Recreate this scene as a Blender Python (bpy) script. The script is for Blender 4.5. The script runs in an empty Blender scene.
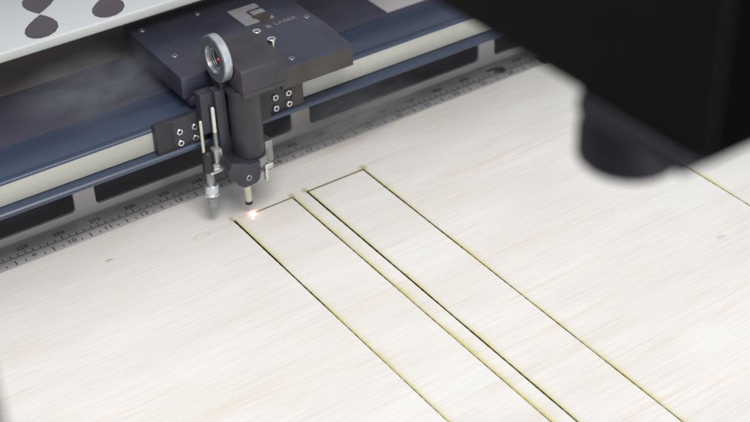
import bpy, bmesh, math, random
from mathutils import Vector, Matrix
random.seed(4)
sc = bpy.context.scene
col = sc.collection
S = 0.001                                   # everything below is written in millimetres

# ------------------------------------------------------------------ materials
def mat(name, base, rough=.5, metal=0., var=.12, vscale=60., bump=0., bscale=400., spec=.5, emis=None, estr=0., stretch=(1,1,1), coat=0.):
    m = bpy.data.materials.new(name); m.use_nodes = True
    n, l = m.node_tree.nodes, m.node_tree.links
    b = n['Principled BSDF']
    b.inputs['Roughness'].default_value = rough; b.inputs['Metallic'].default_value = metal
    b.inputs['Specular IOR Level'].default_value = spec; b.inputs['Coat Weight'].default_value = coat
    tc = n.new('ShaderNodeTexCoord'); mp = n.new('ShaderNodeMapping'); mp.inputs['Scale'].default_value = stretch
    l.new(tc.outputs['Object'], mp.inputs['Vector'])
    nz = n.new('ShaderNodeTexNoise'); nz.inputs['Scale'].default_value = vscale; nz.inputs['Detail'].default_value = 6
    l.new(mp.outputs[0], nz.inputs['Vector'])
    r = n.new('ShaderNodeValToRGB')
    r.color_ramp.elements[0].position = .3; r.color_ramp.elements[1].position = .7
    r.color_ramp.elements[0].color = [c*(1-var) for c in base]+[1]
    r.color_ramp.elements[1].color = [min(1, c*(1+var)) for c in base]+[1]
    l.new(nz.outputs['Fac'], r.inputs['Fac']); l.new(r.outputs['Color'], b.inputs['Base Color'])
    mr = n.new('ShaderNodeMapRange'); mr.inputs['To Min'].default_value = max(0, rough-.07); mr.inputs['To Max'].default_value = min(1, rough+.1)
    l.new(nz.outputs['Fac'], mr.inputs['Value']); l.new(mr.outputs[0], b.inputs['Roughness'])
    if bump:
        nb = n.new('ShaderNodeTexNoise'); nb.inputs['Scale'].default_value = bscale; nb.inputs['Detail'].default_value = 4
        l.new(mp.outputs[0], nb.inputs['Vector'])
        bp = n.new('ShaderNodeBump'); bp.inputs['Strength'].default_value = bump; bp.inputs['Distance'].default_value = .0004
        l.new(nb.outputs['Fac'], bp.inputs['Height']); l.new(bp.outputs[0], b.inputs['Normal'])
    if emis:
        b.inputs['Emission Color'].default_value = list(emis)+[1]; b.inputs['Emission Strength'].default_value = estr
    return m

M = {}  # some dark colours below are lightened to stand in for smoke haze
M['anod']   = mat('blue_black_anodised', (.028,.040,.075), .34, 0, .18, 30, .05, 900, .8)
M['plate']  = mat('carriage_anodised', (.035,.037,.062), .42, 0, .24, 45, .06, 900, .6)
M['dark']   = mat('dark_anodised', (.030,.029,.040), .40, 0, .25, 70, .08, 900, .55)
M['beam_top'] = mat('beam_blue', (.035,.052,.095), .40, 0, .34, 45, .06, 700, .7, stretch=(.08,1,1))
M['lip']    = mat('beam_lip', (.042,.056,.088), .32, .2, .35, 160, .05, 700, .7, stretch=(.03,1,1))
M['cover']  = mat('dark_cover', (.045,.045,.070), .6, 0, .15, 20, .05, 600, .4)
M['grey']   = mat('grey_powder', (.050,.047,.056), .55, 0, .18, 70, .12, 1500, .4)
M['front']  = mat('brown_grey', (.070,.062,.058), .5, .2, .22, 60, .1, 900, .4)
M['tube']   = mat('tube_black', (.034,.033,.042), .42, 0, .22, 90, .06, 1200, .5)
M['black']  = mat('black_plastic', (.020,.020,.024), .42, 0, .2, 80, .05, 800, .5)
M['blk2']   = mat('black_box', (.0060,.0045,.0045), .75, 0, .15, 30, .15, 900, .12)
M['blk_shaded']   = mat('black_box_shaded', (.0018,.0014,.0014), .9, 0, .15, 30, .15, 900, .04)  # darker copy of the box colour: shade painted on its front side
M['rim']    = mat('navy_rim', (.011,.010,.016), .5, 0, .15, 30, .1, 900, .3)
M['recess'] = mat('recess', (.045,.040,.045), .8, 0, .1)
M['strip']  = mat('cream_rail', (.41,.415,.37), .42, 0, .13, 60, .04, 400, .5, stretch=(.08,1,1))
M['wall']   = mat('grey_sheet', (.46,.44,.44), .5, .25, .10, 30, .08, 500, .5, stretch=(.1,1,1))  # wall and ruler colours are raised to make up for the gantry's shade
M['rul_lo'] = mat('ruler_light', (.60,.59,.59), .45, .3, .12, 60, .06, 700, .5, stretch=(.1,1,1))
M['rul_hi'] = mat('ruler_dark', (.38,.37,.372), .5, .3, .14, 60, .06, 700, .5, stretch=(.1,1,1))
M['ink']    = mat('ink', (.075,.07,.074), .6, 0, .2)
M['alu']    = mat('aluminium', (.66,.69,.72), .3, .85, .08, 200, .05, 900)
M['alu_d']  = mat('aluminium_dull', (.34,.35,.36), .38, .9, .15, 120, .06, 900)
M['clamp']  = mat('clamp_grey', (.42,.42,.42), .35, .5, .1, 120, .06, 900)
M['ringface'] = mat('ring_face', (.20,.22,.24), .36, .6, .15, 150, .06, 900)
M['steel']  = mat('steel', (.78,.77,.74), .2, 1., .08, 200)
M['brass']  = mat('ivory_rod', (.66,.63,.53), .3, .5, .1, 200)
M['lens']   = mat('lens_glass', (.012,.014,.022), .06, 0, .1, 80, spec=.9, coat=.6)
M['red']    = mat('red_dot', (.8,.02,.02), .4, 0, 0, emis=(1,.03,.03), estr=2.2)
M['panel']  = mat('white_panel', (.58,.61,.625), .42, 0, .03, 8, .05, 400, .5)
M['panel_e']= mat('white_panel_edge_dim', (.54,.56,.54), .42, 0, .05, 20, .05, 400, .5)  # greyer copy of the panel colour, dimmer light painted on the front edge
M['worn']   = mat('worn_screw', (.09,.082,.08), .5, .3, .3, 300)
M['hole']   = mat('dark_print', (.088,.076,.088), .6, 0, .10, 30)
M['logo']   = mat('logo_grey', (.235,.225,.235), .5, 0, .10, 200)
M['logo2']  = mat('logo_text', (.20,.18,.20), .5, 0, .12, 200)
M['soot']   = mat('soot', (.048,.038,.034), .85, 0, .3, 150)
M['label']  = mat('label_grey', (.36,.35,.36), .5, 0, .06, 60)
M['table']  = mat('table_dark', (.055,.042,.028), .7, .2, .2, 90)
M['char']   = mat('charred_edge', (.05,.034,.015), .85, 0, .5, 300)
M['char2']  = mat('toasted_edge', (.16,.125,.045), .8, 0, .4, 300)
M['pedge']  = mat('ply_edge', (.5,.42,.32), .7, 0, .2, 200)

# ---------------------------------------------------------------- plywood
CUT = [(348.1, 1), (392.1, 1), (403.5, 1), (448.2, 1), (623.7, 1)]
YA = -37.9
def wood_material():
    m = bpy.data.materials.new('pale_plywood'); m.use_nodes = True
    n, l = m.node_tree.nodes, m.node_tree.links; b = n['Principled BSDF']
    geo = n.new('ShaderNodeTexCoord'); sep = n.new('ShaderNodeSeparateXYZ'); l.new(geo.outputs['Object'], sep.inputs[0])
    X, Y = sep.outputs['X'], sep.outputs['Y']
    def M_(op, a, b_=None, c=None, clamp=False):
        q = n.new('ShaderNodeMath'); q.operation = op; q.use_clamp = clamp
        for i, v in enumerate((a, b_, c)):
            if v is None: continue
            if isinstance(v, (int, float)): q.inputs[i].default_value = v
            else: l.new(v, q.inputs[i])
        return q.outputs[0]
    def noise(scale, detail=4, rough=.5, off=(0,0,0), dist=0.):
        mp = n.new('ShaderNodeMapping'); mp.inputs['Scale'].default_value = scale; mp.inputs['Location'].default_value = off
        l.new(geo.outputs['Object'], mp.inputs[0])
        z = n.new('ShaderNodeTexNoise'); z.inputs['Scale'].default_value = 1; z.inputs['Detail'].default_value = detail
        z.inputs['Roughness'].default_value = rough; z.inputs['Distortion'].default_value = dist
        l.new(mp.outputs[0], z.inputs['Vector']); return z.outputs['Fac']
    def ramp(f, p0, p1, lo=0., hi=1.):
        r = n.new('ShaderNodeMapRange'); r.interpolation_type = 'SMOOTHSTEP'
        r.inputs['From Min'].default_value = p0; r.inputs['From Max'].default_value = p1
        r.inputs['To Min'].default_value = lo; r.inputs['To Max'].default_value = hi
        l.new(f, r.inputs['Value']); return r.outputs[0]
    def mix(fac, a, c, mode='MIX'):
        q = n.new('ShaderNodeMix'); q.data_type = 'RGBA'; q.blend_type = mode
        for i, v in ((0, fac), (6, a), (7, c)):
            if isinstance(v, (int, float)): q.inputs[i].default_value = v
            elif isinstance(v, tuple): q.inputs[i].default_value = v+(1,)
            else: l.new(v, q.inputs[i])
        return q.outputs[2]
    c = mix(ramp(noise((9, 26, 1), 3), .35, .65), (.845,.818,.775), (.893,.875,.845))
    # pinkish heartwood bands
    pk = M_('MULTIPLY', ramp(noise((5, 60, 1), 4, .6, (3, 1, 0)), .52, .72), ramp(noise((22, 260, 1), 3, .6), .38, .62))
    c = mix(M_('MULTIPLY', pk, .72), c, (.84,.72,.63))
    yl = ramp(noise((7, 110, 1), 3, .6, (8, 4, 2)), .58, .74)
    c = mix(M_('MULTIPLY', yl, .45), c, (.80,.75,.62))
    # fine pores, two sizes, all drawn out along the grain
    f1 = ramp(noise((8, 1350, 1), 4, .55, (1, 7, 0), .06), .53, .67)
    c = mix(M_('MULTIPLY', f1, .23), c, (.60,.56,.50))
    f2 = ramp(noise((16, 2100, 1), 2, .55, (4, 2, 0)), .54, .66)
    c = mix(M_('MULTIPLY', f2, .27), c, (.54,.51,.46))
    f3 = ramp(noise((14, 420, 1), 3, .6, (9, 3, 0), .2), .62, .76)
    c = mix(M_('MULTIPLY', f3, .28), c, (.66,.60,.52))
    # knots and flecks
    def spot(x, y, rx, ry):
        dx = M_('DIVIDE', M_('SUBTRACT', X, x*S), rx*S); dy = M_('DIVIDE', M_('SUBTRACT', Y, y*S), ry*S)
        return M_('SQRT', M_('ADD', M_('MULTIPLY', dx, dx), M_('MULTIPLY', dy, dy)))
    d = spot(323, -40.5, 7, 3.4)
    ring = M_('MULTIPLY', ramp(d, .35, .75), ramp(d, .75, 1.1, 1, 0))
    c = mix(M_('MULTIPLY', M_('MULTIPLY', ring, .5), ramp(noise((120, 500, 1)), .35, .6)), c, (.66,.50,.40))
    c = mix(M_('MULTIPLY', ramp(spot(264.2, -27.8, 3.4, 1.2), .4, 1.1, 1, 0), .75), c, (.52,.28,.17))
    c = mix(M_('MULTIPLY', ramp(spot(584, -235, 5, 2.2), .3, 1.1, 1, 0), .4), c, (.55,.42,.33))
    # heat stain beside every kerf: strong on the far side, a thin line on the near side, uneven along it
    wob = noise((14, 42, 1), 3, .5, (2, 2, 0)); blot = noise((9, 22, 1), 2, .5, (5, 5, 0))
    tot = None
    below = ramp(Y, (YA+2.5)*S, (YA-1)*S)
    for i, (xc, k) in enumerate(CUT):
        dd = M_('SUBTRACT', X, xc*S)
        wid = M_('MULTIPLY', M_('ADD', M_('MULTIPLY', wob, 1.2), M_('MULTIPLY', blot, .9)), (7.6 if i == 1 else 6.5)*S)
        far = M_('MULTIPLY', M_('SUBTRACT', 1., M_('DIVIDE', dd, wid), clamp=True), M_('GREATER_THAN', dd, 0.))
        far = M_('ADD', M_('MULTIPLY', M_('POWER', far, 2.), .6), M_('MULTIPLY', M_('POWER', M_('SUBTRACT', 1., M_('DIVIDE', dd, M_('MULTIPLY', wid, .34)), clamp=True), 1.3), M_('MULTIPLY', M_('GREATER_THAN', dd, 0.), .75)), clamp=True)
        near = M_('MULTIPLY', M_('ADD', 1., M_('DIVIDE', dd, 1.1*S), clamp=True), M_('LESS_THAN', dd, 0.))
        s = M_('ADD', M_('MULTIPLY', far, ramp(blot, .3, .65, .5, 1.)), M_('MULTIPLY', near, .5))
        s = M_('MULTIPLY', s, below if i < 4 else ramp(Y, -112*S, -118*S))
        tot = s if tot is None else M_('MAXIMUM', tot, s)
    # stain along the cut ends (behind the kerf) and around the corners
    dy = M_('SUBTRACT', Y, YA*S)
    inx = M_('ADD', M_('MULTIPLY', M_('GREATER_THAN', X, 352*S), M_('LESS_THAN', X, 392.5*S)),
                    M_('MULTIPLY', M_('GREATER_THAN', X, 403*S), M_('LESS_THAN', X, 448.6*S)))
    e = M_('MULTIPLY', M_('POWER', M_('SUBTRACT', 1., M_('DIVIDE', dy, 3.4*S), clamp=True), 2.), M_('GREATER_THAN', dy, -.3*S))
    tot = M_('MAXIMUM', tot, M_('MULTIPLY', M_('MULTIPLY', e, inx), .55))
    c = mix(M_('MULTIPLY', tot, .82, clamp=True), c, (.63,.55,.11))
    br = None
    for (x, y, rx, ry) in ((347.6,YA+1.8,2.8,5.5), (392.5,YA+2,3.4,5), (403.0,YA+2,3.6,5), (449.2,YA+2,4.6,5), (404.2,-150,2.2,2.6)):
        q = ramp(spot(x, y, rx, ry), .1, 1., 1, 0); br = q if br is None else M_('MAXIMUM', br, q)
    c = mix(M_('MULTIPLY', br, .62), c, (.42,.34,.09))
    l.new(c, b.inputs['Base Color'])
    b.inputs['Roughness'].default_value = .55; b.inputs['Specular IOR Level'].default_value = .3
    bp = n.new('ShaderNodeBump'); bp.inputs['Strength'].default_value = .25; bp.inputs['Distance'].default_value = .0002
    l.new(f1, bp.inputs['Height']); bp.invert = True; l.new(bp.outputs[0], b.inputs['Normal'])
    return m
M['wood'] = wood_material()

# ---------------------------------------------------------------- mesh helpers
def box(bm, x0, x1, y0, y1, z0, z1):
    v = [bm.verts.new((x*S, y*S, z*S)) for x, y, z in ((x0,y0,z0),(x1,y0,z0),(x1,y1,z0),(x0,y1,z0),(x0,y0,z1),(x1,y0,z1),(x1,y1,z1),(x0,y1,z1))]
    return [bm.faces.new([v[i] for i in f]) for f in ((0,3,2,1),(4,5,6,7),(0,1,5,4),(1,2,6,5),(2,3,7,6),(3,0,4,7))]
def prism(bm, poly, axis, a, b):
    """poly: 2-D outline; axis 'x' takes (y,z), 'y' takes (x,z), 'z' takes (x,y)"""
    def P(p, t): return {'x': (t, p[0], p[1]), 'y': (p[0], t, p[1]), 'z': (p[0], p[1], t)}[axis]
    A = [bm.verts.new(Vector(P(p, a))*S) for p in poly]; B = [bm.verts.new(Vector(P(p, b))*S) for p in poly]
    fs = [bm.faces.new(A), bm.faces.new(B[::-1])]
    for i in range(len(poly)):
        j = (i+1) % len(poly); fs.append(bm.faces.new((A[i], B[i], B[j], A[j])))
    return fs
def lathe(bm, o, d, prof, seg=40):
    """prof: (distance along d, radius) pairs; closed at the ends where the radius is 0"""
    d = Vector(d).normalized(); u = d.orthogonal().normalized(); w = d.cross(u); o = Vector(o)
    rings = []
    for t, r in prof:
        if r <= 1e-6: rings.append([bm.verts.new((o+d*t)*S)])
        else: rings.append([bm.verts.new((o+d*t+(u*math.cos(2*math.pi*k/seg)+w*math.sin(2*math.pi*k/seg))*r)*S) for k in range(seg)])
    for A, B in zip(rings, rings[1:]):
        if len(A) == 1 and len(B) == 1: continue
        for k in range(seg):
            j = (k+1) % seg
            f = (A[0], B[k], B[j]) if len(A) == 1 else (A[k], A[j], B[0]) if len(B) == 1 else (A[k], A[j], B[j], B[k])
            bm.faces.new(f)
def rod(bm, p0, p1, r, seg=24, ch=.25):
    d = Vector(p1)-Vector(p0); L = d.length
    lathe(bm, p0, d, [(0,0),(0,r-ch),(ch,r),(L-ch,r),(L,r-ch),(L,0)], seg)
def put(name, bm, m, parent=None, bev=0., smooth=True, seg=2):
    bmesh.ops.recalc_face_normals(bm, faces=bm.faces)
    if bev:
        es = [e for e in bm.edges if len(e.link_faces) == 2 and e.calc_face_angle(0) > .6]
        bmesh.ops.bevel(bm, geom=es, offset=bev*S, segments=seg, affect='EDGES', profile=.5, clamp_overlap=True)
    me = bpy.data.meshes.new(name); bm.to_mesh(me); bm.free()
    ms = m if isinstance(m, (list, tuple)) else [m]
    for q in ms: me.materials.append(q)
    for p in me.polygons: p.use_smooth = smooth
    if smooth: me.set_sharp_from_angle(angle=math.radians(35))
    o = bpy.data.objects.new(name, me); col.objects.link(o)
    if parent: o.parent = parent; o.matrix_parent_inverse = parent.matrix_world.inverted()
    return o
def tag(o, label=None, cat=None, group=None, kind=None):
    for k, v in (('label', label), ('category', cat), ('group', group), ('kind', kind)):
        if v: o[k] = v
    return o
def thing(name, loc, label, cat, group=None):
    o = bpy.data.objects.new(name, None); o.location = Vector(loc)*S; o.empty_display_size = .01; col.objects.link(o)
    bpy.context.view_layer.update(); return tag(o, label, cat, group)
def sheet(name, outline, holes, m, parent, axis, a, b):
    """flat plate with real openings; outline and holes are 2-D point lists"""
    cu = bpy.data.curves.new(name, 'CURVE'); cu.dimensions = '2D'; cu.fill_mode = 'BOTH'; cu.extrude = abs(b-a)/2*S
    for pts in [outline]+holes:
        sp = cu.splines.new('POLY'); sp.points.add(len(pts)-1); sp.use_cyclic_u = True
        for q, p in zip(sp.points, pts): q.co = (p[0]*S, p[1]*S, 0, 1)
    t = bpy.data.objects.new('t', cu); col.objects.link(t)
    me = bpy.data.meshes.new_from_object(t.evaluated_get(bpy.context.evaluated_depsgraph_get()))
    bpy.data.objects.remove(t)
    mid = (a+b)/2*S
    for v in me.vertices:
        x, y, z = v.co
        v.co = {'z': (x, y, z+mid), 'y': (x, z+mid, y), 'x': (z+mid, x, y)}[axis]
    me.name = name; me.materials.clear(); me.materials.append(m)
    o = bpy.data.objects.new(name, me); col.objects.link(o)
    if parent: o.parent = parent; o.matrix_parent_inverse = parent.matrix_world.inverted()
    return o
def text_into(bm, s, x, y, z, size, ex=.1, sx=1., bold=.0):
    cu = bpy.data.curves.new('t', 'FONT'); cu.body = s; cu.size = size; cu.align_x = 'CENTER'; cu.align_y = 'CENTER'; cu.extrude = ex/2; cu.offset = bold
    t = bpy.data.objects.new('t', cu); col.objects.link(t)
    me = bpy.data.meshes.new_from_object(t.evaluated_get(bpy.context.evaluated_depsgraph_get()))
    bpy.data.objects.remove(t)
    for v in me.vertices: v.co = ((x+v.co.x*sx)*S, (y+v.co.y)*S, (z+v.co.z)*S)
    bm.from_mesh(me); bpy.data.meshes.remove(me)
def roundrect(x0, x1, z0, z1, r, k=6):
    pts = []
    for cx, cz, a0 in ((x1-r, z0+r, -90), (x1-r, z1-r, 0), (x0+r, z1-r, 90), (x0+r, z0+r, 180)):
        for i in range(k+1):
            a = math.radians(a0+90*i/k); pts.append((cx+r*math.cos(a), cz+r*math.sin(a)))
    return pts
B = bmesh.new

# ---------------------------------------------------------------- the setting: cutting table
bm = B(); box(bm, 30, 1000, -520, 24, -22, -6)
tag(put('cutting_table', bm, M['table'], bev=.6), kind='structure')

# ---------------------------------------------------------------- plywood sheet with burnt-through kerfs
def slab(bm, poly, z0, z1, wall):
    A = [bm.verts.new((x*S, y*S, z1*S)) for x, y in poly]; C = [bm.verts.new((x*S, y*S, z0*S)) for x, y in poly]
    f = bm.faces.new(A); f.material_index = 0; f.normal_update()
    if f.normal.z < 0: f.normal_flip()
    g = bm.faces.new(C[::-1]); g.material_index = 0
    n = len(poly)
    for i in range(n):
        j = (i+1) % n; q = bm.faces.new((A[i], C[i], C[j], A[j])); q.material_index = wall
X0, X1, YB, YF = 60, 960, 0, -500
def kx(i, y, side):                       # kerf outline: wide at the laser end, thinner further on, a little ragged
    xc = CUT[i][0]; t = min(1, max(0, (YA-y)/150))
    w0, w1 = ((.75,.22), (.55,.24), (.72,.50), (.62,.30), (.40,.30))[i]
    return xc + side*((w0+(w1-w0)*t) + .07*math.sin(y*.9+i) + .05*math.sin(y*2.3+2*i))
def ys(a, b, n=150): return [a+(b-a)*k/n for k in range(n+1)]
ply = B()
YE = -470
# one outline walked round the slots: back edge, then each slot as a deep notch closed just before the front edge
# (built as neighbouring bands that share their walls only where the saw lines run)
out = [(X0, YB), (X1, YB), (X1, YF), (X0, YF)]
slots = []
# slot A: left long cut of the strip still being cut
slots.append([(kx(0,y,-1), y) for y in ys(YA, YE)] + [(kx(0,y,1), y) for y in ys(YE, YA)])
# slot B: right long cut plus the part of the end cut already burnt (up to the spark)
endw = .50
slots.append([(360.5, YA+.2), (360.5, YA-.2)] + [(365, YA-endw), (kx(1,YA,-1), YA-endw)] + [(kx(1,y,-1), y) for y in ys(YA-1.2, YE)] +
             [(kx(1,y,1), y) for y in ys(YE, YA-1)] + [(kx(1,YA,1), YA+endw), (365, YA+endw)])
# strip 2 opening (the loose strip lies in it): outer walls of the kerfs
slots.append([(kx(2,YA,-1), YA+.55)] + [(kx(2,y,-1), y) for y in ys(YA, YE)] + [(kx(3,y,1), y) for y in ys(YE, YA)] + [(kx(3,YA,1), YA+.55)])
slots.append([(kx(4,y,-1), y) for y in ys(-115, YE)] + [(kx(4,y,1), y) for y in ys(YE, -115)])
sh = sheet('plywood_sheet', out, slots, M['wood'], None, 'z', -3, 0)
def finish_ply(o):
    me = o.data; me.materials.append(M['char']); me.materials.append(M['pedge']); me.materials.append(M['char2'])
    for p in me.polygons:
        if abs(p.normal.z) < .5:
            c = p.center
            edge = c.y > -.5*S or c.y < (YF+.5)*S or c.x < (X0+.5)*S or c.x > (X1-.5)*S
            p.material_index = 2 if edge else (3 if (c.y < -150*S and not .395 < c.x < .41) or c.x > .6 else 1)
finish_ply(sh)
tag(sh, 'large pale birch plywood sheet with thin burnt laser cuts, lying under the laser head', 'plywood sheet')
strip = [(kx(2,y,1), y) for y in ys(YA-.55, YE+.6)] + [(kx(3,y,-1), y) for y in ys(YE+.6, YA-.55)]
st = sheet('cut_strip', strip, [], M['wood'], None, 'z', -3.02, -.05)
finish_ply(st)
tag(st, 'long pale plywood strip cut free on all sides, right of the narrow double cut', 'plywood strip')

# ---------------------------------------------------------------- spark where the beam meets the wood
def fire_mat(name, c, strength):
    m = bpy.data.materials.new(name); m.use_nodes = True; n, l = m.node_tree.nodes, m.node_tree.links
    n.remove(n['Principled BSDF']); o = n['Material Output']
    tc = n.new('ShaderNodeTexCoord'); g = n.new('ShaderNodeTexGradient'); g.gradient_type = 'QUADRATIC_SPHERE'
    l.new(tc.outputs['Object'], g.inputs[0])
    q = n.new('ShaderNodeMath'); q.operation = 'MULTIPLY'; q.inputs[1].default_value = strength; l.new(g.outputs['Fac'], q.inputs[0])
    v = n.new('ShaderNodeEmission'); v.inputs['Color'].default_value = c+(1,); l.new(q.outputs[0], v.inputs['Strength'])
    l.new(v.outputs[0], o.inputs['Volume']); return m
def ell(name, loc, rad, m, parent=None, rz=0.):
    bm = B(); bmesh.ops.create_icosphere(bm, subdivisions=3, radius=1)
    me = bpy.data.meshes.new(name); bm.to_mesh(me); bm.free(); me.materials.append(m)
    o = bpy.data.objects.new(name, me); col.objects.link(o); o.location = Vector(loc)*S; o.scale = Vector(rad)*S; o.rotation_euler.z = rz
    for p in me.polygons: p.use_smooth = True
    if parent: bpy.context.view_layer.update(); o.parent = parent; o.matrix_parent_inverse = parent.matrix_world.inverted()
    return o
sp = thing('laser_spark', (361.3, YA, 0), 'small pink and white spark burning where the laser beam meets the plywood', 'spark')
hot = mat('white_hot', (1,.9,.85), .5, 0, 0, emis=(1,.90,.84), estr=9)
ell('glow', (361.8, YA, .9), (6.4, 2.2, 1.8), fire_mat('pink_glow', (1,.20,.10), 900.), sp)
ell('hot_core', (361.8, YA, .7), (1.7, .5, .4), hot, sp)
ell('guide_dot_reflection', (359.4, YA-4.6, .15), (.75, .7, .4), mat('guide_dot_reflection', (1,.85,.85), .5, 0, 0, emis=(1,.70,.66), estr=3.5), sp)  # glowing blob that stands in for the guide dot's reflection
pl = bpy.data.lights.new('spark_light', 'POINT'); pl.energy = .0004; pl.color = (1,.62,.50); pl.shadow_soft_size = .002
po = bpy.data.objects.new('spark_light', pl); po.location = Vector((361.8, YA, 4))*S; col.objects.link(po)

# ---------------------------------------------------------------- ruler along the back edge of the wood
ru = thing('edge_ruler', (400, 10, 0), 'grey metal ruler with inch and millimetre scales along the back edge of the plywood', 'ruler')
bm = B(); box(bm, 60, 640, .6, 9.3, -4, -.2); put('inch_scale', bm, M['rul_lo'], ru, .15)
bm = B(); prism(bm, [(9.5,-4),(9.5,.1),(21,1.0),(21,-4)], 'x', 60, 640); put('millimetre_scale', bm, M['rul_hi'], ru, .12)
bm = B()
IN = 25.4
for k in range(3*4, 25*4):
    x = k*IN/4
    if k % 4 == 0: text_into(bm, str(k//4), x, 4.6, -.15, 6.0, .1, 1.05, .06)
    elif k % 2 == 0: box(bm, x-.42, x+.42, 1.9, 6.3, -.3, -.1)
    else: box(bm, x-.40, x+.40, 2.4, 4.2, -.3, -.1)
put('inch_marking', bm, M['ink'], ru, smooth=False)
bm = B()
for k in range(16, 128):
    x = k*5; z = .2
    box(bm, x-.36, x+.36, 9.9, 12.0 if k % 5 else 13.0, 0, .42)
    if k % 5 == 0: text_into(bm, str(x), x, 15.9, .78, 5.0, .25, 1.05, .03)
box(bm, 62, 638, 9.2, 9.6, -.4, .14)
put('millimetre_marking', bm, M['ink'], ru, smooth=False)
bm = B(); lathe(bm, (605.4, 11.8, .1), (0,0,1), [(-2,4.2),(.9,4.2),(1.3,3.7),(1.3,1.9),(.4,1.7),(.4,0)], 28); put('screw', bm, M['worn'], ru)

# ---------------------------------------------------------------- slotted rear wall behind the ruler
rw = thing('slotted_wall', (400, 26, 0), 'grey sheet metal wall with long rounded exhaust slots behind the ruler', 'wall')
holes = [roundrect(x, x+150, 5.4, 34, 3.2) for x in (117-164, 117, 281.5, 446, 610.5, 775)]
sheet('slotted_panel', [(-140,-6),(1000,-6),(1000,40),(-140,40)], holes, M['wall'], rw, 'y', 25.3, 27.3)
bm = B(); box(bm, -140, 1000, 60, 62, -22, 66); put('back_plate', bm, M['recess'], rw)
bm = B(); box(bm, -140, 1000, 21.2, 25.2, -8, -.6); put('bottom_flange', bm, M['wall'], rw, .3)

# ---------------------------------------------------------------- gantry beam
ga = thing('gantry_beam', (400, 10, 49), 'dark blue gantry beam with cream rail strips running behind the laser head', 'gantry')
prof = [(-20,74.4),(-20,73.2),(-18.6,73.2),(-18.6,58.6),(-20.4,58.6),(-25.2,58.2),(-26.4,57.2),(-26.4,55.2),(-25.2,54.2),(-10,54.2),(-10,50),(16,46),(16,75),
        (-13.4,75),(-14.2,74.7),(-15.4,74.7),(-16.2,75),(-19.4,75)]
bm = B(); fs = prism(bm, prof, 'x', -160, 1100)
bmesh.ops.recalc_face_normals(bm, faces=bm.faces)
for f in bm.faces:
    c = f.calc_center_median()
    if f.normal.z < .5 and c.z < .0586 and c.y < -.0255: f.material_index = 1
put('beam', bm, [M['beam_top'], M['lip']], ga, .25)
bm = B(); box(bm, -160, 1100, -19.6, -18.5, 59.2, 72.8); put('rail_strip', bm, M['strip'], ga, .2)
bm = B(); box(bm, -160, 1100, 16.15, 74, 50, 75.2); put('rear_cover', bm, M['cover'], ga, .4)
lb = B(); box(lb, 509.5, 575, 18.5, 62, 75.3, 76.4); put('label_plate', lb, M['label'], ga, .2)

rp = B(); box(rp, -160, 1100, 74.4, 260, 40, 70); box(rp, -160, 1100, 258, 262, 70, 200)
tag(put('floor', rp, mat('brown_black', (.17,.148,.142), .7, 0, .2, 12, .1, 500), bev=.5), kind='structure')

# ---------------------------------------------------------------- white panel at the back
wp = thing('white_panel', (300, 60, 112), 'white top panel with dark petal shaped openings, behind the gantry at upper left', 'panel')
bm = B(); prism(bm, [(47.6,112.3),(46.9,113.5),(47.2,118.2),(48.2,119),(150,119),(150,112.3)], 'x', -200, 640); 
bmesh.ops.recalc_face_normals(bm, faces=bm.faces)
for f in bm.faces:
    if f.normal.y < -.3: f.material_index = 1
put('panel_board', bm, [M['panel'], M['panel_e']], wp, .2)
drop = [(285.7,80.0),(289.4,72.9),(290.4,64.5),(288.1,57.8),(282.3,51.2),(275.9,48.9),(270.4,49.6),(267.2,54.0),(268.1,63.2),(271.5,68.9),(276.7,74.3)]
drop = [(x+.0, y) for x, y in drop]
def smooth(p, it=3, keep=(0,)):
    for _ in range(it):
        q = []
        for i in range(len(p)):
            a, b = p[i], p[(i+1) % len(p)]
            q += [(a[0]*.75+b[0]*.25, a[1]*.75+b[1]*.25), (a[0]*.25+b[0]*.75, a[1]*.25+b[1]*.75)]
        p = q
    return p
TX, TY = 286.2, 80.6
shape = smooth(drop[1:], 0)
def petal(cx, flip, tip=True):
    # closed outline: a point at the top, a round belly below
    pts = [(286.0,80.4)]
    body = [(288.6,75.6),(290.3,70.2),(290.6,64.2),(288.6,58.0),(284.4,53.0),(279.0,50.3),(273.6,50.2),(269.4,52.6),(267.4,57.0),(267.8,62.2),(270.2,67.2),(274.6,72.0),(280.2,76.6)]
    pts += body
    res = []
    for x, y in pts:
        dx, dy = x-286.0, y-81.0
        if flip: dx, dy = -dx, -dy
        res.append((cx+dx, 81.0+dy))
    return res
for k in range(-4, 9):
    for flip in (0, 1):
        bm = B(); prism(bm, petal(286.0+45.6*k, flip), 'z', 118.5, 119.12)
        put('opening', bm, M['hole'], wp, smooth=False)

# ---------------------------------------------------------------- laser carriage
ca = thing('laser_carriage', (362, -20, 60), 'black laser head carriage with round silver ring, grey lens tube and nozzle over the wood', 'laser head')
ZP, ZB = 99.2, 84.4
# top plate: stepped front, the right half reaches further forward
bm = B(); prism(bm, [(333.5,-14.6),(346,-14.6),(384,-14.6),(388.5,-20),(388.5,-42),(441.5,-42),(444,-8),(444,70),(335.5,70),(334,-9)], 'z', ZB, ZP)
bmesh.ops.recalc_face_normals(bm, faces=bm.faces)
for f in bm.faces:
    if f.normal.y < -.7 and f.calc_center_median().y < -.03: f.material_index = 1
tp = put('top_plate', bm, [M['plate'], M['front']], ca, .7)
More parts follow.
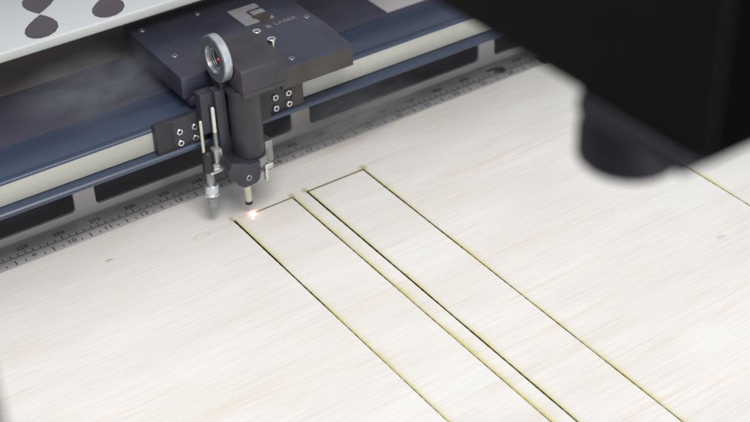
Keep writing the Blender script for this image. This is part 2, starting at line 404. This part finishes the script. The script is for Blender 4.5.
# printed logo and word on the plate
def flat(name, poly, m, parent, z=ZP, t=.18):
    bm = B(); prism(bm, poly, 'z', z-.2, z+t); return put(name, bm, m, parent, smooth=False)
bm = B()
prism(bm, [(400,46),(421,46),(421,39.4),(409.6,38.6),(410.2,28),(412.6,26.6),(411.6,20.6),(400,20.6)], 'z', ZP-.2, ZP+.15)
prism(bm, [(411.6,36.8),(421,36.8),(421,31.2),(416.4,31.2),(416.2,29),(411.6,29)], 'z', ZP-.2, ZP+.15)
prism(bm, [(417,27.6),(421.6,27.6),(421.2,20.2),(417,20.2)], 'z', ZP-.2, ZP+.15)
put('logo', bm, M['logo'], tp, smooth=False)
bm = B(); text_into(bm, 'a', 411.6, 12.0, ZP+.05, 8.6, .3, 1.1, .12); text_into(bm, 'LASER', 424.4, 11.9, ZP+.05, 5.6, .3, 1.12)
put('lettering', bm, M['logo2'], tp, smooth=False)
pts = []
for k in range(26):
    a = 2*math.pi*k/26; r = 1+.16*math.sin(3*a+.6)+.10*math.sin(5*a+1)+.05*math.sin(11*a)
    pts.append((415.0+5.6*r*math.cos(a), 24.6+7.2*r*math.sin(a)))
flat('soot_patch', pts, M['soot'], tp, t=.24)
def cap_screw(x, y, z, d, r, h, m1, m2, parent, name='screw'):
    bm = B(); d = Vector(d)
    lathe(bm, (x,y,z), d, [(-1,r*.9),(0,r),(h-.25,r),(h,r-.25),(h,r*.55),(h-.5,r*.5)], 28)
    s = put(name, bm, m1, parent)
    bm = B(); lathe(bm, (x,y,z), d, [(h-1.4,0),(h-.6,0)][:0]+[(h-.45,0),(h-.45,r*.56)], 6)
    put('socket', bm, m2, s, smooth=False)
    return s
for x, y in ((343,56.7),(344,13.4),(383,55.6),(438.2,7.6),(401,-34)):
    cap_screw(x, y, ZP-.3, (0,0,1), 2.1, .9, M['alu_d'], M['recess'], tp)
# tall screws: two bright little blocks at the housing edge
for x, y in ((391.2,-9.6),(393.4,-24.0)):
    cap_screw(x, y, ZP, (0,0,1), 2.8, 12.4, M['steel'], M['recess'], tp, 'tall_screw')
# vertical front plate clamped on the beam with its eight screws
bm = B(); prism(bm, roundrect(308, 413.4, 55.6, 78.2, 1.2), 'y', -24, -18.9)
fp = put('front_plate', bm, M['dark'], ca, .35)
bm = B(); box(bm, 404.5, 413.3, -24.6, -23.9, 56, 77.6); put('end_pad', bm, M['front'], fp, .25)
bm = B(); box(bm, 308.1, 320, -24.5, -23.9, 56, 77.6); put('end_pad', bm, M['black'], fp, .25)
for x in (324, 334.4, 392.6, 402.4):
    for z in (69.6, 61.6):
        cap_screw(x, -24, z, (0,-1,0), 2.15, 1.1, M['steel'], M['recess'], fp)
bm = B(); box(bm, 338, 400, -16, 40, 78.4, 84.3); put('bearing_block', bm, M['cover'], ca, .5)
# mirror housing
bm = B(); prism(bm, [(-6,97),(-6,112.7)]+[(-50-2*math.sin(a),110.9+2*math.cos(a)) for a in [math.radians(15*k) for k in range(7)]]+[(-52,97)], 'x', 355.6, 388)
hs = put('mirror_housing', bm, M['grey'], ca, .8)
bm = B(); prism(bm, [(356.2,-50.5),(358,-51.6),(383.8,-51.6),(387.4,-50.8),(387.4,-22),(356.2,-22)], 'z', 93.5, 96.95)
put('housing_base', bm, M['grey'], ca, .5)
# lens tube
bm = B(); lathe(bm, (363.2,-38,47), (0,0,1), [(0,7),(0,9.6),(.8,10.2),(44,10.2),(45,10.8),(49,11.6),(49,0)], 64)
put('lens_tube', bm, M['tube'], ca)
bm = B(); lathe(bm, (363.2,-38,47.4), (0,0,-1), [(0,9.0),(4,8.6),(7,6.5),(7,0)], 48); put('tube_end', bm, M['black'], ca)
bm = B(); box(bm, 374.6, 387.2, -27.2, -24.05, 57.5, 93.4); put('tube_rib', bm, M['black'], ca, .6)
# round silver beam ring on the left of the housing
RC = (348.6, -30.0, 114.4)
bm = B(); lathe(bm, RC, (1,0,0), [(0,9),(0,14.2),(.7,15.0),(5.4,15.0),(6,14.5),(6,9),(3.2,8.6),(2.0,8.8),(0,9)], 72)
bmesh.ops.recalc_face_normals(bm, faces=bm.faces)
for f in bm.faces:
    if f.normal.x < -.5: f.material_index = 1
rg = put('beam_ring', bm, [M['alu'], M['ringface']], ca)
bm = B(); lathe(bm, RC, (1,0,0), [(2.6,0),(2.7,6),(3.2,8.35),(4.6,8.35)], 48); ln = put('lens', bm, M['lens'], rg)
bm = B(); lathe(bm, RC, (1,0,0), [(2.35,5.4),(2.1,5.8),(2.35,6.2),(2.6,5.8),(2.35,5.4)], 48); put('retaining_ring', bm, M['alu_d'], rg)
bm = B(); bmesh.ops.create_icosphere(bm, subdivisions=2, radius=.95*S, matrix=Matrix.Translation(Vector((351.2,-33.6,115.4))*S)); put('red_pointer_dot', bm, M['red'], rg)
bm = B(); box(bm, 349.8, 355.4, -34, -22, 92, 101.2); put('ring_bracket', bm, M['black'], ca, .5)
# arm down to the nozzle block
bm = B(); prism(bm, [(345.2,95),(352.4,95),(352.8,62),(353,50),(350,40),(344.6,42),(345.6,56)], 'y', -35, -27)
put('support_arm', bm, M['dark'], ca, .8)
bm = B(); prism(bm, [(341.2,47.6),(343.8,52.5),(350,50.5),(356.7,47.2),(363.8,47.4),(363.4,38),(362.5,33.9),(359.8,32.0),(351.8,31.1),(347.4,34.7)], 'y', -51.6, -31)
nb = put('nozzle_block', bm, M['dark'], ca, .8)
cap_screw(354.6, -51.6, 38.0, (0,-1,0), 2.1, .5, M['alu_d'], M['recess'], nb)
bm = B(); lathe(bm, (359.2,-38,34), (.03,0,-1), [(0,2.5),(18,2.35),(20,2.2),(20.2,2.3),(24.6,2.3),(24.8,1.2),(22,1.0),(22,0)], 28)
nz = put('nozzle', bm, M['brass'], ca)
bm = B(); lathe(bm, (359.2,-38,34), (.03,0,-1), [(22.6,2.35),(22.8,2.5),(25.0,2.4),(25.2,1.1)], 28); put('burnt_tip', bm, M['black'], nz)
# clamp collar round the foot of the tube
bm = B(); lathe(bm, (363.2,-38,41), (0,0,1), [(0,10.3),(0,11.8),(6.2,11.8),(6.2,10.3),(0,10.3)], 48)
cl = put('clamp_collar', bm, M['alu_d'], ca)
bm = B(); box(bm, 372.6, 378.0, -42.6, -34, 37.5, 53); put('collar_lug', bm, M['alu_d'], cl, .5)
bm = B(); box(bm, 369.8, 375.4, -46.0, -42.8, 34.6, 38.8); box(bm, 369.6, 371.6, -46.2, -43.6, 26.4, 34.6); put('collar_latch', bm, M['steel'], cl, .35)
# focus plunger hanging on the left of the arm
bm = B(); box(bm, 336.6, 347.2, -31.6, -24.05, 66, 94); fb = put('plunger_bracket', bm, M['dark'], ca, .7)
PX, PY = 336.6, -33.5
bm = B(); lathe(bm, (PX,PY,12.6), (0,0,1), [(0,0),(0,2.5),(.6,3.2),(3,3.4),(5.5,3.0),(6,3.5),(9,3.5),(9.4,2.6),(11,2.6)], 32); put('plunger_tip', bm, M['alu_d'], ca)
bm = B(); lathe(bm, (PX,PY,23), (0,0,1), [(0,0),(0,4.7),(.5,5.1),(1.7,5.1),(2.0,4.7),(7.6,4.7),(8.2,4.3),(8.2,0)], 40); put('plunger_sleeve', bm, M['alu'], ca)
bm = B(); rod(bm, (PX,PY,31), (PX,PY,42), 2.7); put('plunger_stem', bm, M['alu_d'], ca)
bm = B(); lathe(bm, (PX,PY,40.5), (0,0,1), [(0,0),(0,3.4),(.6,3.9),(12,3.9),(14,3.5),(15,2.2),(15,0)], 32); put('plunger_knob', bm, M['black'], ca)
bm = B(); rod(bm, (334.6,PY+.6,54), (334.6,PY+.6,77.5), 1.05, 20); put('thin_rod', bm, M['brass'], ca)
bm = B(); rod(bm, (343.4,PY,66.5), (343.4,PY,85), 1.7, 24, .6); put('bright_rod', bm, M['steel'], ca)
bm = B()
prof = [(0,0),(0,1.5)]
for k in range(14): prof += [(k*1.1+.1,1.7),(k*1.1+.65,1.7),(k*1.1+.85,1.4)]
prof += [(15.6,1.5),(15.6,0)]
lathe(bm, (343.4,PY,51), (0,0,1), prof, 24); put('threaded_rod', bm, M['alu_d'], ca)
bm = B(); box(bm, 339.4, 344.6, -38.4, -32, 41.4, 56.6); pc = put('plunger_clamp', bm, M['clamp'], ca, .5)
bm = B(); box(bm, 341.4, 343.0, -38.75, -38.3, 43.0, 55.0); put('clamp_slot', bm, M['alu_d'], pc, .1)
bm = B(); rod(bm, (336.4,-39.6,46.4), (340.4,-39.6,46.0), 2.5, 24, .5); put('clamp_bolt', bm, M['steel'], ca)
bm = B(); rod(bm, (335.4,-37.2,40.6), (344,-37.2,41.2), 1.1, 16); put('clamp_pin', bm, M['alu'], ca)

# ---------------------------------------------------------------- smoke drifting off the cut, along the ruler
def smoke_mat(dens=85.):
    m = bpy.data.materials.new('thin_smoke'); m.use_nodes = True; n, l = m.node_tree.nodes, m.node_tree.links
    n.remove(n['Principled BSDF']); o = n['Material Output']
    tc = n.new('ShaderNodeTexCoord'); g = n.new('ShaderNodeTexGradient'); g.gradient_type = 'SPHERICAL'; l.new(tc.outputs['Object'], g.inputs[0])
    nz = n.new('ShaderNodeTexNoise'); nz.inputs['Scale'].default_value = 2.4; nz.inputs['Detail'].default_value = 3; nz.inputs['Distortion'].default_value = .8
    l.new(tc.outputs['Object'], nz.inputs['Vector'])
    r = n.new('ShaderNodeMapRange'); r.inputs['From Min'].default_value = .35; r.inputs['From Max'].default_value = .7; l.new(nz.outputs['Fac'], r.inputs['Value'])
    q = n.new('ShaderNodeMath'); q.operation = 'MULTIPLY'; l.new(g.outputs['Fac'], q.inputs[0]); l.new(r.outputs[0], q.inputs[1])
    k = n.new('ShaderNodeMath'); k.operation = 'MULTIPLY'; k.inputs[1].default_value = dens; l.new(q.outputs[0], k.inputs[0])
    v = n.new('ShaderNodeVolumeScatter'); v.inputs['Color'].default_value = (.82,.90,1,1); l.new(k.outputs[0], v.inputs['Density'])
    l.new(v.outputs[0], o.inputs['Volume']); return m
sk = ell('smoke', (462, -4, 22), (66, 22, 21), smoke_mat(), rz=.05)
sk2 = ell('smoke', (292, 22, 92), (64, 46, 15), smoke_mat(24.), rz=.3)
tag(sk2, 'faint smoke veil hanging above the left part of the gantry beam', 'smoke', kind='stuff')
tag(sk, 'thin bluish smoke drifting over the ruler to the right of the lens tube', 'smoke', kind='stuff')

# ---------------------------------------------------------------- out-of-focus foreground
fb_ = thing('equipment_box', (255, -470, 357), 'large out of focus black box hanging in the upper right foreground', 'equipment box')
bm = B(); fs = box(bm, 214, 330, -537, -360, 357, 450); fs[2].material_index = 1; put('box_body', bm, [M['blk2'], M['blk_shaded']], fb_, 1.5)
bm = B(); box(bm, 213.0, 260, -531, -496, 351.8, 356.9); put('bottom_rim', bm, M['rim'], fb_, .8)
bm = B(); lathe(bm, (227.6,-500.2,335.2), (0,0,1), [(0,0),(0,9.5),(.5,11.8),(1.8,12.9),(9,13.0),(10,12.6),(19.3,12.6),(19.3,0)], 56); put('round_foot', bm, M['rim'], fb_)
ps = B(); prism(ps, roundrect(30, 58.9, -536, -500, 5), 'z', 180, 420)
tag(put('machine_post', ps, M['blk2'], bev=.6), 'blurred black upright post at the lower left corner of the picture', 'post')

# ---------------------------------------------------------------- light
w = bpy.data.worlds.new('World'); sc.world = w; w.use_nodes = True
bg = w.node_tree.nodes['Background']; bg.inputs[0].default_value = (.90,.92,.97,1); bg.inputs[1].default_value = .54
def area(name, loc, tgt, size, e, c):
    L = bpy.data.lights.new(name, 'AREA'); L.shape = 'DISK'; L.size = size*S; L.energy = e; L.color = c
    o = bpy.data.objects.new(name, L); o.location = Vector(loc)*S
    o.rotation_euler = (Vector(tgt)-Vector(loc)).to_track_quat('-Z', 'Y').to_euler(); col.objects.link(o)
area('work_lamp', (250, -430, 640), (270, -290, 0), 330, 4.0, (1,.972,.925))
area('front_fill', (330, -980, 380), (400, 0, 20), 320, 2.2, (.98,.98,1))  # added fill light to brighten the wall and rail beneath the gantry

# ---------------------------------------------------------------- camera
R = [[0.82475748,-0.56479884,-0.02788135],[-0.34391491,-0.46184845,-0.81756868],[0.44888488,0.6838847,-0.57515571]]
cam = bpy.data.cameras.new('camera'); co = bpy.data.objects.new('camera', cam); col.objects.link(co); sc.camera = co
m = Matrix(((R[0][0],-R[1][0],-R[2][0],0.0177381),(R[0][1],-R[1][1],-R[2][1],-0.7065598),(R[0][2],-R[1][2],-R[2][2],0.5243903),(0,0,0,1)))
co.matrix_world = m
cam.sensor_width = 36; cam.lens = 36*1408.8165/750; cam.clip_start = .01; cam.clip_end = 50
cam.dof.use_dof = True; cam.dof.focus_distance = .835; cam.dof.aperture_fstop = 10.5

sc.view_settings.view_transform = 'Standard'; sc.view_settings.look = 'None'; sc.view_settings.exposure = 0
sc.cycles.use_denoising = True
sc.cycles.max_bounces = 8
